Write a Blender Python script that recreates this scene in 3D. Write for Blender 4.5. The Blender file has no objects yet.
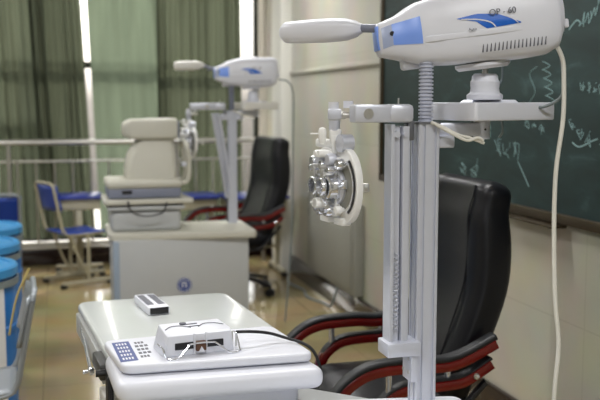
import bpy, bmesh, math, random
from mathutils import Vector, Matrix, noise
random.seed(7)
PI = math.pi
COL = bpy.context.scene.collection
V = Vector

# ------------------------------------------------------------------ materials
def lin(c):
    return tuple(((x/255)/12.92 if x/255 <= .04045 else ((x/255+.055)/1.055)**2.4) for x in c)+(1,)
def mat(name, col, rough=.5, metal=0., var=.06, scale=12., bump=0., bscale=60., coat=0., spec=.5):
    m = bpy.data.materials.new(name); m.use_nodes = True
    nt = m.node_tree; b = nt.nodes['Principled BSDF']
    b.inputs['Roughness'].default_value = rough; b.inputs['Metallic'].default_value = metal
    b.inputs['Coat Weight'].default_value = coat; b.inputs['Specular IOR Level'].default_value = spec
    tc = nt.nodes.new('ShaderNodeTexCoord')
    n = nt.nodes.new('ShaderNodeTexNoise'); n.inputs['Scale'].default_value = scale; n.inputs['Detail'].default_value = 4
    nt.links.new(tc.outputs['Object'], n.inputs['Vector'])
    r = nt.nodes.new('ShaderNodeMix'); r.data_type = 'RGBA'
    c = lin(col)
    r.inputs['A'].default_value = tuple(max(0, x*(1-var)) for x in c[:3])+(1,)
    r.inputs['B'].default_value = tuple(min(1, x*(1+var)) for x in c[:3])+(1,)
    nt.links.new(n.outputs['Fac'], r.inputs['Factor']); nt.links.new(r.outputs['Result'], b.inputs['Base Color'])
    if bump:
        n2 = nt.nodes.new('ShaderNodeTexNoise'); n2.inputs['Scale'].default_value = bscale
        nt.links.new(tc.outputs['Object'], n2.inputs['Vector'])
        bp = nt.nodes.new('ShaderNodeBump'); bp.inputs['Strength'].default_value = bump; bp.inputs['Distance'].default_value = .002
        nt.links.new(n2.outputs['Fac'], bp.inputs['Height']); nt.links.new(bp.outputs['Normal'], b.inputs['Normal'])
    return m

M = dict(
 white=mat('white_plastic', (222,224,233), .35, var=.02),
 warm=mat('warm_white_plastic', (222,220,214), .35, var=.02),
 table=mat('table_laminate', (205,209,208), .22, var=.02, coat=.3),
 cream=mat('cream_enamel', (198,196,184), .4, var=.03),
 cabinet=mat('cabinet_grey_paint', (182,184,184), .45, var=.03),
 cabblue=mat('cabinet_side_paint', (150,164,180), .45, var=.03),
 greyband=mat('grey_blue_plastic', (124,129,146), .45, var=.03),
 alu=mat('brushed_aluminium', (208,211,222), .34, .3, var=.04, scale=30),
 aludark=mat('anodised_groove', (120,122,128), .4, .6),
 steel=mat('stainless_steel', (205,204,200), .3, .75),
 hose=mat('ribbed_hose_plastic', (186,190,206), .4, var=.02),
 phor=mat('phoropter_enamel', (238,238,236), .3, var=.02),
 chrome=mat('chrome', (232,234,240), .16, .85, var=.01),
 railm=mat('rail_steel', (190,188,182), .3, .8),
 black=mat('black_plastic', (22,22,26), .4),
 rubber=mat('black_rubber', (16,16,18), .6),
 dark=mat('dark_grey_metal', (76,76,76), .4, .4),
 leather=mat('black_leather', (15,16,22), .36, var=.15, bump=.25, bscale=220, spec=.34),
 pad=mat('grey_arm_pad', (22,24,28), .45, var=.1, bump=.2, bscale=200),
 wood=mat('red_lacquered_wood', (108,9,5), .22, var=.35, scale=22, coat=.35),
 blue=mat('pale_blue_panel', (128,164,246), .3, var=.02),
 nose=mat('lavender_panel', (168,180,212), .3, var=.02),
 logo=mat('logo_blue', (18,98,200), .4, var=.02),
 ink=mat('grey_ink', (88,90,100), .5),
 deskblue=mat('blue_laminate', (34,52,138), .4, var=.08),
 chairblue=mat('blue_plastic', (18,58,150), .4, var=.08),
 binblue=mat('barrel_blue', (24,112,190), .35, var=.06),
 lidblue=mat('barrel_lid_blue', (60,140,196), .35, var=.06),
 frame=mat('beige_tube_paint', (176,170,146), .4),
 greyframe=mat('grey_tube_paint', (150,156,162), .3, .3),
 yellow=mat('yellow_edge', (196,178,110), .5),
 sticker=mat('label_blue', (70,84,140), .5),
 paper=mat('label_white', (225,226,230), .6),
 brown=mat('brown_pad', (92,62,44), .6),
 cord=mat('white_cable', (222,220,210), .5),
 cordg=mat('grey_cable', (120,130,132), .5),
 maroon=mat('polished_maroon_granite', (30,15,16), .12, var=.35, scale=60),
 boardframe=mat('bronze_frame', (66,56,40), .4, .5),
 chalk=mat('chalk', (122,150,150), .95),
 pipe=mat('pipe_paint', (168,164,150), .4),
 winframe=mat('dark_window_frame', (40,44,34), .4, .2),
 plaster=mat('ceiling_paint', (225,224,216), .9, var=.02),
 cover=mat('grey_cover', (140,140,132), .5, var=.06, scale=5),
 hedge=mat('hedge_leaf', (96,110,44), .9, var=.5, scale=6),
 pave=mat('outside_paving', (170,168,160), .9),
)
# clear lens
def glassmat(name, col, rough=.02):
    m = bpy.data.materials.new(name); m.use_nodes = True; b = m.node_tree.nodes['Principled BSDF']
    b.inputs['Base Color'].default_value = lin(col); b.inputs['Roughness'].default_value = rough
    b.inputs['Transmission Weight'].default_value = .9; b.inputs['IOR'].default_value = 1.2
    return m
M['lens'] = glassmat('lens_glass', (200,210,220))

def tilemat(name, c1, c2, mortar, w, h, rough, bumps=.1, axes='xy', offset=0., shift=(0,0)):
    m = bpy.data.materials.new(name); m.use_nodes = True; nt = m.node_tree; b = nt.nodes['Principled BSDF']
    tc = nt.nodes.new('ShaderNodeTexCoord'); sp = nt.nodes.new('ShaderNodeSeparateXYZ'); cb = nt.nodes.new('ShaderNodeCombineXYZ')
    nt.links.new(tc.outputs['Object'], sp.inputs[0])
    a = {'x':0,'y':1,'z':2}
    for k in range(2):
        ad = nt.nodes.new('ShaderNodeMath'); ad.operation = 'ADD'; ad.inputs[1].default_value = shift[k]
        nt.links.new(sp.outputs[a[axes[k]]], ad.inputs[0]); nt.links.new(ad.outputs[0], cb.inputs[k])
    br = nt.nodes.new('ShaderNodeTexBrick'); br.offset = offset
    br.inputs['Scale'].default_value = 1; br.inputs['Brick Width'].default_value = w; br.inputs['Row Height'].default_value = h
    br.inputs['Mortar Size'].default_value = .0022; br.inputs['Mortar Smooth'].default_value = .3
    br.inputs['Color1'].default_value = lin(c1); br.inputs['Color2'].default_value = lin(c2); br.inputs['Mortar'].default_value = lin(mortar)
    nt.links.new(cb.outputs[0], br.inputs['Vector'])
    n = nt.nodes.new('ShaderNodeTexNoise'); n.inputs['Scale'].default_value = 3.; n.inputs['Detail'].default_value = 6
    nt.links.new(tc.outputs['Object'], n.inputs['Vector'])
    mx = nt.nodes.new('ShaderNodeMix'); mx.data_type = 'RGBA'; mx.blend_type = 'SOFT_LIGHT'; mx.inputs['Factor'].default_value = .35
    nt.links.new(br.outputs['Color'], mx.inputs['A']); nt.links.new(n.outputs['Color'], mx.inputs['B'])
    nt.links.new(mx.outputs['Result'], b.inputs['Base Color'])
    b.inputs['Roughness'].default_value = rough
    n2 = nt.nodes.new('ShaderNodeTexNoise'); n2.inputs['Scale'].default_value = 2.5
    nt.links.new(tc.outputs['Object'], n2.inputs['Vector'])
    bp = nt.nodes.new('ShaderNodeBump'); bp.inputs['Strength'].default_value = bumps; bp.inputs['Distance'].default_value = .01
    nt.links.new(n2.outputs['Fac'], bp.inputs['Height']); nt.links.new(bp.outputs['Normal'], b.inputs['Normal'])
    return m
M['floor'] = tilemat('floor_tiles', (160,144,106), (155,139,102), (116,104,78), .6, .6, .13, .06, 'xy', 0., (.1,.05))
M['wall'] = tilemat('wall_tiles', (187,184,171), (184,181,168), (168,164,150), 3., .6, .3, .03, 'yz', 0., (0,0))
M['wallb'] = tilemat('wall_tiles_back', (180,178,166), (177,175,163), (160,157,145), .9, .6, .3, .03, 'xz', 0., (0,0))

def boardmat():
    m = bpy.data.materials.new('green_chalkboard'); m.use_nodes = True; nt = m.node_tree; b = nt.nodes['Principled BSDF']
    tc = nt.nodes.new('ShaderNodeTexCoord')
    mp = nt.nodes.new('ShaderNodeMapping'); mp.inputs['Scale'].default_value = (1, 1.3, 3.5); mp.inputs['Rotation'].default_value = (.6, 0, 0)
    nt.links.new(tc.outputs['Object'], mp.inputs[0])
    n = nt.nodes.new('ShaderNodeTexNoise'); n.inputs['Scale'].default_value = 2.6; n.inputs['Detail'].default_value = 8; n.inputs['Roughness'].default_value = .65
    n.inputs['Distortion'].default_value = .8
    nt.links.new(mp.outputs[0], n.inputs['Vector'])
    cr = nt.nodes.new('ShaderNodeValToRGB')
    cr.color_ramp.elements[0].position = .38; cr.color_ramp.elements[0].color = lin((18,37,36))
    cr.color_ramp.elements[1].position = .8; cr.color_ramp.elements[1].color = lin((66,90,90))
    e = cr.color_ramp.elements.new(.56); e.color = lin((26,48,47))
    nt.links.new(n.outputs['Fac'], cr.inputs[0]); nt.links.new(cr.outputs[0], b.inputs['Base Color'])
    b.inputs['Roughness'].default_value = .55
    return m
M['board'] = boardmat()

def curtainmat(name, col, trans, transp):
    m = bpy.data.materials.new(name); m.use_nodes = True; nt = m.node_tree; nt.nodes.remove(nt.nodes['Principled BSDF'])
    out = nt.nodes['Material Output']
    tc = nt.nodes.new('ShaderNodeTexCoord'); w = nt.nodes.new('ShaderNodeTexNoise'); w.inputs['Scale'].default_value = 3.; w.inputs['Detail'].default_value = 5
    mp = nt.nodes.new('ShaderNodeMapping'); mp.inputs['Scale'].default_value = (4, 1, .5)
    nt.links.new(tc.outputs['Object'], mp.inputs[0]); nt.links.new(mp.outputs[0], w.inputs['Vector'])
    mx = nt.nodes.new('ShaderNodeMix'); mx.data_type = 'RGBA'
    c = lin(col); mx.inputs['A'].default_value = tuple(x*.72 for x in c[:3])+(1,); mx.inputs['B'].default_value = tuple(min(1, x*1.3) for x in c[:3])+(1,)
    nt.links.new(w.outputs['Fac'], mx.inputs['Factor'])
    d = nt.nodes.new('ShaderNodeBsdfDiffuse'); t = nt.nodes.new('ShaderNodeBsdfTranslucent'); tr = nt.nodes.new('ShaderNodeBsdfTransparent')
    nt.links.new(mx.outputs['Result'], d.inputs[0]); nt.links.new(mx.outputs['Result'], t.inputs[0])
    tr.inputs[0].default_value = tuple(min(1, x*2.2) for x in c[:3])+(1,)
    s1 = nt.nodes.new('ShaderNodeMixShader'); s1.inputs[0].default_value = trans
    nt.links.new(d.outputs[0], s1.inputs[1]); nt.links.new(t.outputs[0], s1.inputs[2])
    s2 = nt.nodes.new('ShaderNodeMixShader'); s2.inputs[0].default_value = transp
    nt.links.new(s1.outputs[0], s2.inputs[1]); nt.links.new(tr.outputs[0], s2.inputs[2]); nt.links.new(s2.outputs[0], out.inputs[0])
    return m
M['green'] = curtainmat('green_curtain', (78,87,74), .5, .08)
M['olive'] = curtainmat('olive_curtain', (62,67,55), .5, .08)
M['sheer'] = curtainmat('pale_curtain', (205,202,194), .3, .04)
def emis(name, col, s):
    m = bpy.data.materials.new(name); m.use_nodes = True; nt = m.node_tree; b = nt.nodes['Principled BSDF']
    b.inputs['Emission Color'].default_value = lin(col); b.inputs['Emission Strength'].default_value = s
    return m
M['lampglow'] = emis('lamp_diffuser', (250,252,255), 3.)

# ------------------------------------------------------------------ mesh builder
def rz(a): return Matrix.Rotation(a, 4, 'Z')
class B:
    def __init__(s): s.bm = bmesh.new()
    def _add(s, tmp, mtx=None):
        if mtx is not None: tmp.transform(mtx)
        me = bpy.data.meshes.new('t'); tmp.to_mesh(me); tmp.free(); s.bm.from_mesh(me); bpy.data.meshes.remove(me)
        return s
    def box(s, c, d, bev=0, seg=2, rot=None):
        t = bmesh.new(); bmesh.ops.create_cube(t, size=1)
        for v in t.verts: v.co = V((v.co.x*d[0], v.co.y*d[1], v.co.z*d[2]))
        if bev: bmesh.ops.bevel(t, geom=t.edges[:], offset=min(bev, min(d)*.49), segments=seg, affect='EDGES', profile=.5)
        m = Matrix.Translation(V(c))
        if rot is not None: m = m @ rot
        return s._add(t, m)
    def cyl(s, a, b, r, r2=None, n=20):
        a, b = V(a), V(b); t = bmesh.new(); L = (b-a).length
        bmesh.ops.create_cone(t, cap_ends=True, segments=n, radius1=r, radius2=r if r2 is None else r2, depth=L)
        q = (b-a).normalized().to_track_quat('Z', 'Y').to_matrix().to_4x4()
        return s._add(t, Matrix.Translation((a+b)/2) @ q)
    def lathe(s, prof, o=(0,0,0), ax=(0,0,1), n=28):
        t = bmesh.new(); rings = []
        for r, h in prof:
            rings.append([t.verts.new((max(r,1e-5)*math.cos(2*PI*k/n), max(r,1e-5)*math.sin(2*PI*k/n), h)) for k in range(n)])
        for i in range(len(rings)-1):
            for k in range(n):
                t.faces.new((rings[i][k], rings[i][(k+1)%n], rings[i+1][(k+1)%n], rings[i+1][k]))
        if tuple(prof[0]) != tuple(prof[-1]): t.faces.new(rings[0][::-1]); t.faces.new(rings[-1])
        bmesh.ops.recalc_face_normals(t, faces=t.faces[:])
        q = V(ax).normalized().to_track_quat('Z', 'Y').to_matrix().to_4x4()
        return s._add(t, Matrix.Translation(V(o)) @ q)
    def sweep(s, pts, sec, up=(0,0,1), smooth=0, caps=True):
        """sweep a closed 2-D section (u: side, v: up) along a polyline"""
        P = [V(p) for p in pts]
        if smooth: P = crom(P, smooth)
        t = bmesh.new(); rings = []; up = V(up); prev = None
        for i, p in enumerate(P):
            d = (P[min(i+1, len(P)-1)]-P[max(i-1, 0)]).normalized()
            if prev is None:
                sd = d.cross(up)
                if sd.length < .1: sd = d.cross(V((1,0,0)))
                sd.normalize()
            else:
                sd = (prev - d*prev.dot(d)).normalized()
            prev = sd; u = sd.cross(d)
            rings.append([t.verts.new(p+sd*a+u*b) for a, b in sec])
        n = len(sec)
        for i in range(len(rings)-1):
            for k in range(n): t.faces.new((rings[i][k], rings[i][(k+1)%n], rings[i+1][(k+1)%n], rings[i+1][k]))
        if caps: t.faces.new(rings[0][::-1]); t.faces.new(rings[-1])
        bmesh.ops.recalc_face_normals(t, faces=t.faces[:])
        return s._add(t)
    def tube(s, pts, r, smooth=6, n=10, closed=False):
        return s.sweep(pts, [(r*math.cos(2*PI*k/n), r*math.sin(2*PI*k/n)) for k in range(n)], smooth=smooth)
    def prism(s, poly, z0, z1, bev=0, seg=3, mtx=None):
        t = bmesh.new(); vs = [t.verts.new((x, y, z0)) for x, y in poly]; f = t.faces.new(vs)
        r = bmesh.ops.extrude_face_region(t, geom=[f])
        for v in r['geom']:
            if isinstance(v, bmesh.types.BMVert): v.co.z = z1
        bmesh.ops.recalc_face_normals(t, faces=t.faces[:])
        if bev:
            es = [e for e in t.edges if abs(e.verts[0].co.z-e.verts[1].co.z) < 1e-6]
            bmesh.ops.bevel(t, geom=es, offset=bev, segments=seg, affect='EDGES', profile=.5)
        return s._add(t, mtx)
    def rings(s, rr, caps=True, closed=False, mtx=None):
        t = bmesh.new(); R = [[t.verts.new(V(p)) for p in r] for r in rr]; n = len(R[0])
        for i in range(len(R)-1):
            for k in range(n): t.faces.new((R[i][k], R[i][(k+1)%n], R[i+1][(k+1)%n], R[i+1][k]))
        if caps: t.faces.new(R[0][::-1]); t.faces.new(R[-1])
        bmesh.ops.recalc_face_normals(t, faces=t.faces[:])
        return s._add(t, mtx)
    def grid(s, fn, nu, nv):
        t = bmesh.new(); G = [[t.verts.new(V(fn(i/nu, j/nv))) for j in range(nv+1)] for i in range(nu+1)]
        for i in range(nu):
            for j in range(nv): t.faces.new((G[i][j], G[i+1][j], G[i+1][j+1], G[i][j+1]))
        return s._add(t)
    def xf(s, m): s.bm.transform(m); return s
    def done(s, name, m, parent=None, ang=35, kind=None, label=None, mods=None):
        me = bpy.data.meshes.new(name); s.bm.to_mesh(me); s.bm.free()
        for p in me.polygons: p.use_smooth = True
        me.set_sharp_from_angle(angle=math.radians(ang))
        o = bpy.data.objects.new(name, me); COL.objects.link(o)
        me.materials.append(M[m] if isinstance(m, str) else m)
        if parent is not None: o.parent = parent
        if kind: o['kind'] = kind
        if label: o['label'] = label
        return o
def crom(P, n):
    out = []
    for i in range(len(P)-1):
        p0 = P[max(i-1,0)]; p1 = P[i]; p2 = P[i+1]; p3 = P[min(i+2, len(P)-1)]
        for k in range(n):
            t = k/n
            out.append(.5*((2*p1)+(p2-p0)*t+(2*p0-5*p1+4*p2-p3)*t*t+(3*p1-p0-3*p2+p3)*t**3))
    out.append(P[-1]); return out
def rrect(x0, y0, x1, y1, r, n=5):
    out = []
    for cx, cy, a in ((x1-r, y1-r, 0), (x0+r, y1-r, 90), (x0+r, y0+r, 180), (x1-r, y0+r, 270)):
        for k in range(n+1):
            t = math.radians(a+90*k/n); out.append((cx+r*math.cos(t), cy+r*math.sin(t)))
    return out
def roundpoly(pts, r, n=5):
    out = []; N = len(pts)
    for i in range(N):
        p, a, b = V(pts[i]).to_2d(), V(pts[i-1]).to_2d(), V(pts[(i+1)%N]).to_2d()
        d1 = (a-p).normalized(); d2 = (b-p).normalized()
        for k in range(n+1):
            t = k/n; q = (p+d1*r)*(1-t)**2+p*2*t*(1-t)+(p+d2*r)*t*t; out.append((q.x, q.y))
    return out
def thing(name, label, cat, loc=(0,0,0), rot=0, group=None):
    o = bpy.data.objects.new(name, None); COL.objects.link(o); o.location = loc; o.rotation_euler = (0,0,rot)
    o.empty_display_size = .1; o['label'] = label; o['category'] = cat
    if group: o['group'] = group
    return o
def tag(o, label, cat, group=None):
    o['label'] = label; o['category'] = cat
    if group: o['group'] = group
    return o
def text_mesh(name, s, size, m, parent, mtx, ext=.0006):
    cu = bpy.data.curves.new(name, 'FONT'); cu.body = s; cu.size = size; cu.extrude = ext; cu.align_x = 'CENTER'; cu.align_y = 'CENTER'
    o = bpy.data.objects.new(name+'_c', cu); COL.objects.link(o)
    dg = bpy.context.evaluated_depsgraph_get(); me = bpy.data.meshes.new_from_object(o.evaluated_get(dg))
    bpy.data.objects.remove(o); me.transform(mtx); me.name = name
    n = bpy.data.objects.new(name, me); COL.objects.link(n); me.materials.clear(); me.materials.append(M[m])
    if parent is not None: n.parent = parent
    return n

# ------------------------------------------------------------------ the room
WX, BY, CZ = 1.95, 8.4, 3.0
LX, NY = -4.2, -2.5
B().box(((LX+WX)/2, (NY+BY)/2, -.06), (WX-LX+.4, BY-NY+.4, .12)).done('floor', 'floor', kind='structure')
B().box(((LX+WX)/2, (NY+BY)/2, CZ+.06), (WX-LX+.4, BY-NY+.4, .12)).done('ceiling', 'plaster', kind='structure')
B().box((WX+.1, (NY+BY)/2, CZ/2), (.2, BY-NY+.4, CZ)).done('wall_right', 'wall', kind='structure')
B().box((LX-.1, (NY+BY)/2, CZ/2), (.2, BY-NY+.4, CZ)).done('wall_left', 'wall', kind='structure')
rw = B(); rw.box(((LX+WX)/2, NY-.1, .45), (WX-LX, .2, .9)); rw.box(((LX+WX)/2, NY-.1, 2.75), (WX-LX, .2, .5)); rw.box((-3.6, NY-.1, 1.7), (1.2, .2, 1.6)); rw.box((1.42, NY-.1, 1.7), (1.06, .2, 1.6))
rw.done('wall_rear', 'wallb', kind='structure')
w4 = B()  # unseen window frame, added to go with the fill light behind the camera
for x in (-3.0, -1.55, -.45, .87): w4.box((x, NY-.1, 1.7), (.06, .1, 1.6), .004)
for z in (.93, 2.47): w4.box((-1.05, NY-.1, z), (3.9, .1, .06), .004)
w4.done('window_4', 'winframe', kind='structure')
# window wall: low sill, head and the solid end by the corner
bw = B(); bw.box(((LX+WX)/2, BY+.1, .1), (WX-LX, .2, .2)); bw.box(((LX+WX)/2, BY+.1, CZ-.1), (WX-LX, .2, .2))
bw.box((1.92, BY+.1, CZ/2), (.06, .2, CZ)); bw.box((LX+.2, BY+.1, CZ/2), (.4, .2, CZ)).done('wall_back', 'wallb', kind='structure')
B().box((WX-.012, (NY+BY)/2, .08), (.024, BY-NY, .16), .003).done('baseboard_right', 'maroon', kind='structure')
B().box(((LX+WX)/2, BY-.012, .08), (WX-LX-.05, .024, .16), .003).done('baseboard_back', 'maroon', kind='structure')
B().box(((LX+WX)/2, BY-.03, .21), (WX-LX-.05, .1, .025), .004).done('trim_1', 'warm', kind='structure')
B().box((WX-.05, 7.62, CZ/2), (.1, .34, CZ), .006).done('trim_2', 'plaster', kind='structure')
B().box((WX-.012, 6.3, 1.72), (.024, 2.3, .03), .004).done('trim_3', 'wall', kind='structure')
# windows
def window(n, x0, x1, bars=(.23, 1.81, 2.77)):
    w = B()
    for x in (x0+.03, x1-.03): w.box((x, BY+.1, 1.5), (.06, .08, 2.6), .004)
    for z in bars: w.box(((x0+x1)/2, BY+.1, z), (x1-x0, .08, .06), .004)
    w.box(((x0+x1)/2, BY+.1, .8), (.04, .07, 1.1), .004)
    o = w.done('window_%d' % n, 'winframe', kind='structure')
    g = B().box(((x0+x1)/2, BY+.1, 1.5), (x1-x0-.1, .006, 2.5)); gl = g.done('window_pane', 'pane', o)
    return o
mp = bpy.data.materials.new('window_glass'); mp.use_nodes = True; nt = mp.node_tree; nt.nodes.remove(nt.nodes['Principled BSDF'])
ga = nt.nodes.new('ShaderNodeBsdfTransparent'); gb = nt.nodes.new('ShaderNodeBsdfGlossy'); gm = nt.nodes.new('ShaderNodeMixShader')
gb.inputs['Roughness'].default_value = .02; gm.inputs[0].default_value = .05
nt.links.new(ga.outputs[0], gm.inputs[1]); nt.links.new(gb.outputs[0], gm.inputs[2]); nt.links.new(gm.outputs[0], nt.nodes['Material Output'].inputs[0])
M['pane'] = mp
window(1, -3.8, -2.0); window(2, -2.0, -.13, (.23, 1.32, 1.81, 2.77)); window(3, -.13, 1.89)

# curtains
def curtain(name, m, xa, xb, folds, amp, lab, dxt=0, y=BY-.09, zb=.26, seed=0, cat='curtain'):
    rnd = random.Random(seed); ph = [rnd.uniform(0, 6) for _ in range(6)]; n = int(folds*14)
    def fn(u, v):
        z = zb+(2.9-zb)*v; uu = u+.012*math.sin(v*3+ph[0])*u*(1-u)*4
        x = xa+(xb-xa)*uu+dxt*v*(1 if xb > xa else 1)
        a = amp*(.65+.35*math.sin(uu*folds*1.7+ph[1]))*(.75+.25*v)
        w = math.sin(uu*folds*2*PI+1.2*math.sin(uu*9+ph[2])+ph[3]+.7*math.sin(v*2.5+uu*5)); w = math.copysign(abs(w)**.6, w)-.5*abs(math.sin(uu*folds*PI*.9+ph[5]))**8
        return (x, y+a*w+.012*math.sin(uu*23+v*3+ph[4]), z)
    o = B().grid(fn, n, 22).done(name, m, ang=180)
    return tag(o, lab, cat, None)
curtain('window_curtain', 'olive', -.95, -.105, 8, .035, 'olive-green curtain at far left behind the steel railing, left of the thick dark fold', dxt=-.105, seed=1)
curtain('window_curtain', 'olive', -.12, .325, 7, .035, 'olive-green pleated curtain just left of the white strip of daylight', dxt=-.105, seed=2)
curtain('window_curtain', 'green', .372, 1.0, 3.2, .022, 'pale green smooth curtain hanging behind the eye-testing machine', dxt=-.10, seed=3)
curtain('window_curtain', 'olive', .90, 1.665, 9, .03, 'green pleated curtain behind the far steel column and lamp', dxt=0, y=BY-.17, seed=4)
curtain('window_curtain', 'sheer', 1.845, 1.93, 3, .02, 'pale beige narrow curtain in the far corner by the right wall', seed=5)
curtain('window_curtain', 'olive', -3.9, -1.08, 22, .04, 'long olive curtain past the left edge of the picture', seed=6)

# outside: hedge and paving
B().box((-1, BY+4, -.3), (16, 7, .2)).done('ground', 'pave', kind='structure')
hd = B()
for i in range(60):
    x = -5.6+i*.093+random.uniform(-.1, .1)
    t = bmesh.new(); bmesh.ops.create_icosphere(t, subdivisions=2, radius=random.uniform(.3, .5))
    for v in t.verts: v.co *= 1+.35*noise.noise(v.co*6+V((i, 0, 0)))
    hd._add(t, Matrix.Translation((x, BY+2.6+random.uniform(-.3, .3), random.uniform(.0, .85))))
tag(hd.done('garden_hedge', 'hedge'), 'yellow-green hedge seen faintly outside through the window', 'hedge')['kind'] = 'stuff'

# guard rail
rail = thing('guard_railing', 'stainless steel guard railing with thin balusters running along the curtained windows', 'railing', (-1.1, 8.14, 0))
B().cyl((-3, 0, 1.125), (3.0, 0, 1.125), .026).done('top_rail', 'railm', rail)
B().cyl((-3, 0, .96), (3.0, 0, .96), .012).done('lower_rail', 'railm', rail)
B().cyl((-3, 0, .2), (3.0, 0, .2), .012).done('bottom_rail', 'railm', rail)
for k in range(38):
    x = -2.95+k*.155
    B().cyl((x, 0, .2), (x, 0, .96), .009, n=8).done('baluster', 'railm', rail)
for x in (-2.9, -1.45, -.02+.72, 2.15, 2.95):
    B().cyl((x, 0, 0), (x, 0, 1.12), .018, n=14).done('post', 'railm', rail)

# ------------------------------------------------------------------ chalkboard on the right wall
bd = thing('chalkboard', 'large green chalkboard with smudged chalk writing on the right wall', 'chalkboard', (WX, 3.2, 1.02))
Y0, Y1, HB = -3.2, 1.98, 1.3     # local extent along the wall
B().box((-.018, (Y0+Y1)/2, HB/2), (.02, Y1-Y0, HB)).done('writing_surface', 'board', bd)
fr = B()
fr.box((-.022, (Y0+Y1)/2, -.005), (.044, Y1-Y0+.04, .04), .004); fr.box((-.022, (Y0+Y1)/2, HB), (.044, Y1-Y0+.04, .03), .004)
fr.box((-.022, Y1, HB/2), (.044, .035, HB+.03), .004); fr.box((-.022, Y0, HB/2), (.044, .035, HB+.03), .004)
fr.done('board_frame', 'boardframe', bd)
B().box((-.055, .16, -.034), (.07, .5, .010), .004).done('chalk_ledge', 'boardframe', bd)
# chalk strokes (local y, z on the board)
def stroke(pts, w=.0022):
    cs = B(); cs.sweep([(-.0288, y, z) for y, z in pts], [(-w, -.0006), (w, -.0006), (w, .0006), (-w, .0006)], up=(1,0,0), smooth=4); cs.done('chalk_mark', 'chalk', bd)
def chars(y, z, n, size, slope=0, rnd=random.Random(3)):
    for k in range(n):
        cy = y-k*size*1.15; cz = z+k*slope
        for q in range(3):
            a = (cy-rnd.uniform(0, size), cz+rnd.uniform(0, size)); b2 = (cy-rnd.uniform(0, size), cz+rnd.uniform(-size*.3, size)); c = (cy-rnd.uniform(0, size), cz+rnd.uniform(-size*.2, size))
            stroke([a, b2, c], .0016)
stroke([(-.07,.731),(-.10,.752),(-.127,.764),(-.15,.75),(-.14,.74)], .003)
stroke([(-.16,.745),(-.175,.79),(-.17,.735)]); stroke([(-.18,.75),(-.2,.785),(-.205,.745),(-.22,.77),(-.215,.79)])
stroke([(-.22,.76),(-.24,.80),(-.245,.77),(-.26,.80),(-.262,.83)]); stroke([(-.25,.79),(-.28,.83),(-.29,.78),(-.3,.81)])
chars(-.16, .50, 5, .035, -.004); chars(-.09, .34, 3, .05, -.02); stroke([(-.12,.30),(-.17,.285),(-.25,.31),(-.29,.32)], .003)
chars(.9, .10, 2, .11); chars(.52, .22, 3, .07); chars(.25, .36, 3, .05, -.02); stroke([(.3,.2),(.24,.14),(.2,.1)]); chars(.68, .3, 2, .06)
for k in range(5): stroke([(.12-.01*k, .62-.035*k), (.06-.01*k, .60-.035*k), (.12-.01*k, .585-.035*k)], .0014)
stroke([(.16,.6),(.22,.57),(.17,.5),(.22,.45)], .0012); stroke([(-.3,.3),(-.5,.34)]); chars(-.4, .6, 5, .06)

def wd(b, name, m, par, **k):
    """geometry given in room coordinates, stored in the frame of its thing"""
    mt = Matrix.Identity(4); q = par
    while q is not None:
        mt = Matrix.Translation(q.location) @ rz(q.rotation_euler.z) @ mt; q = q.parent
    return b.xf(mt.inverted()).done(name, m, par, **k)

# ------------------------------------------------------------------ heater panel on the right wall
ht = thing('wall_heater', 'flat grey wall heater panel low on the right wall behind the armchair', 'heater', (1.9, 6.1, .17))
wd(B().box((1.915, 6.15, .49), (.07, 1.15, .62), .012), 'heater_body', 'cover', ht)
wd(B().box((1.875, 6.15, .47), (.012, 1.07, .5), .004), 'front_panel', 'cover', ht)
wd(B().tube([(1.9, 5.62, .62), (1.9, 5.60, .4), (1.9, 5.60, .16)], .012), 'pipe', 'warm', ht)
c = B()
c.tube([(1.88, 7.3, .012), (1.80, 7.0, .010), (1.84, 6.7, .010), (1.80, 6.45, .010), (1.86, 6.2, .010), (1.87, 6.05, .03), (1.89, 5.95, .2)], .008)
tag(c.done('floor_cable', 'cordg'), 'pale cable lying along the dark baseboard below the wall heater', 'cable')

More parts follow.
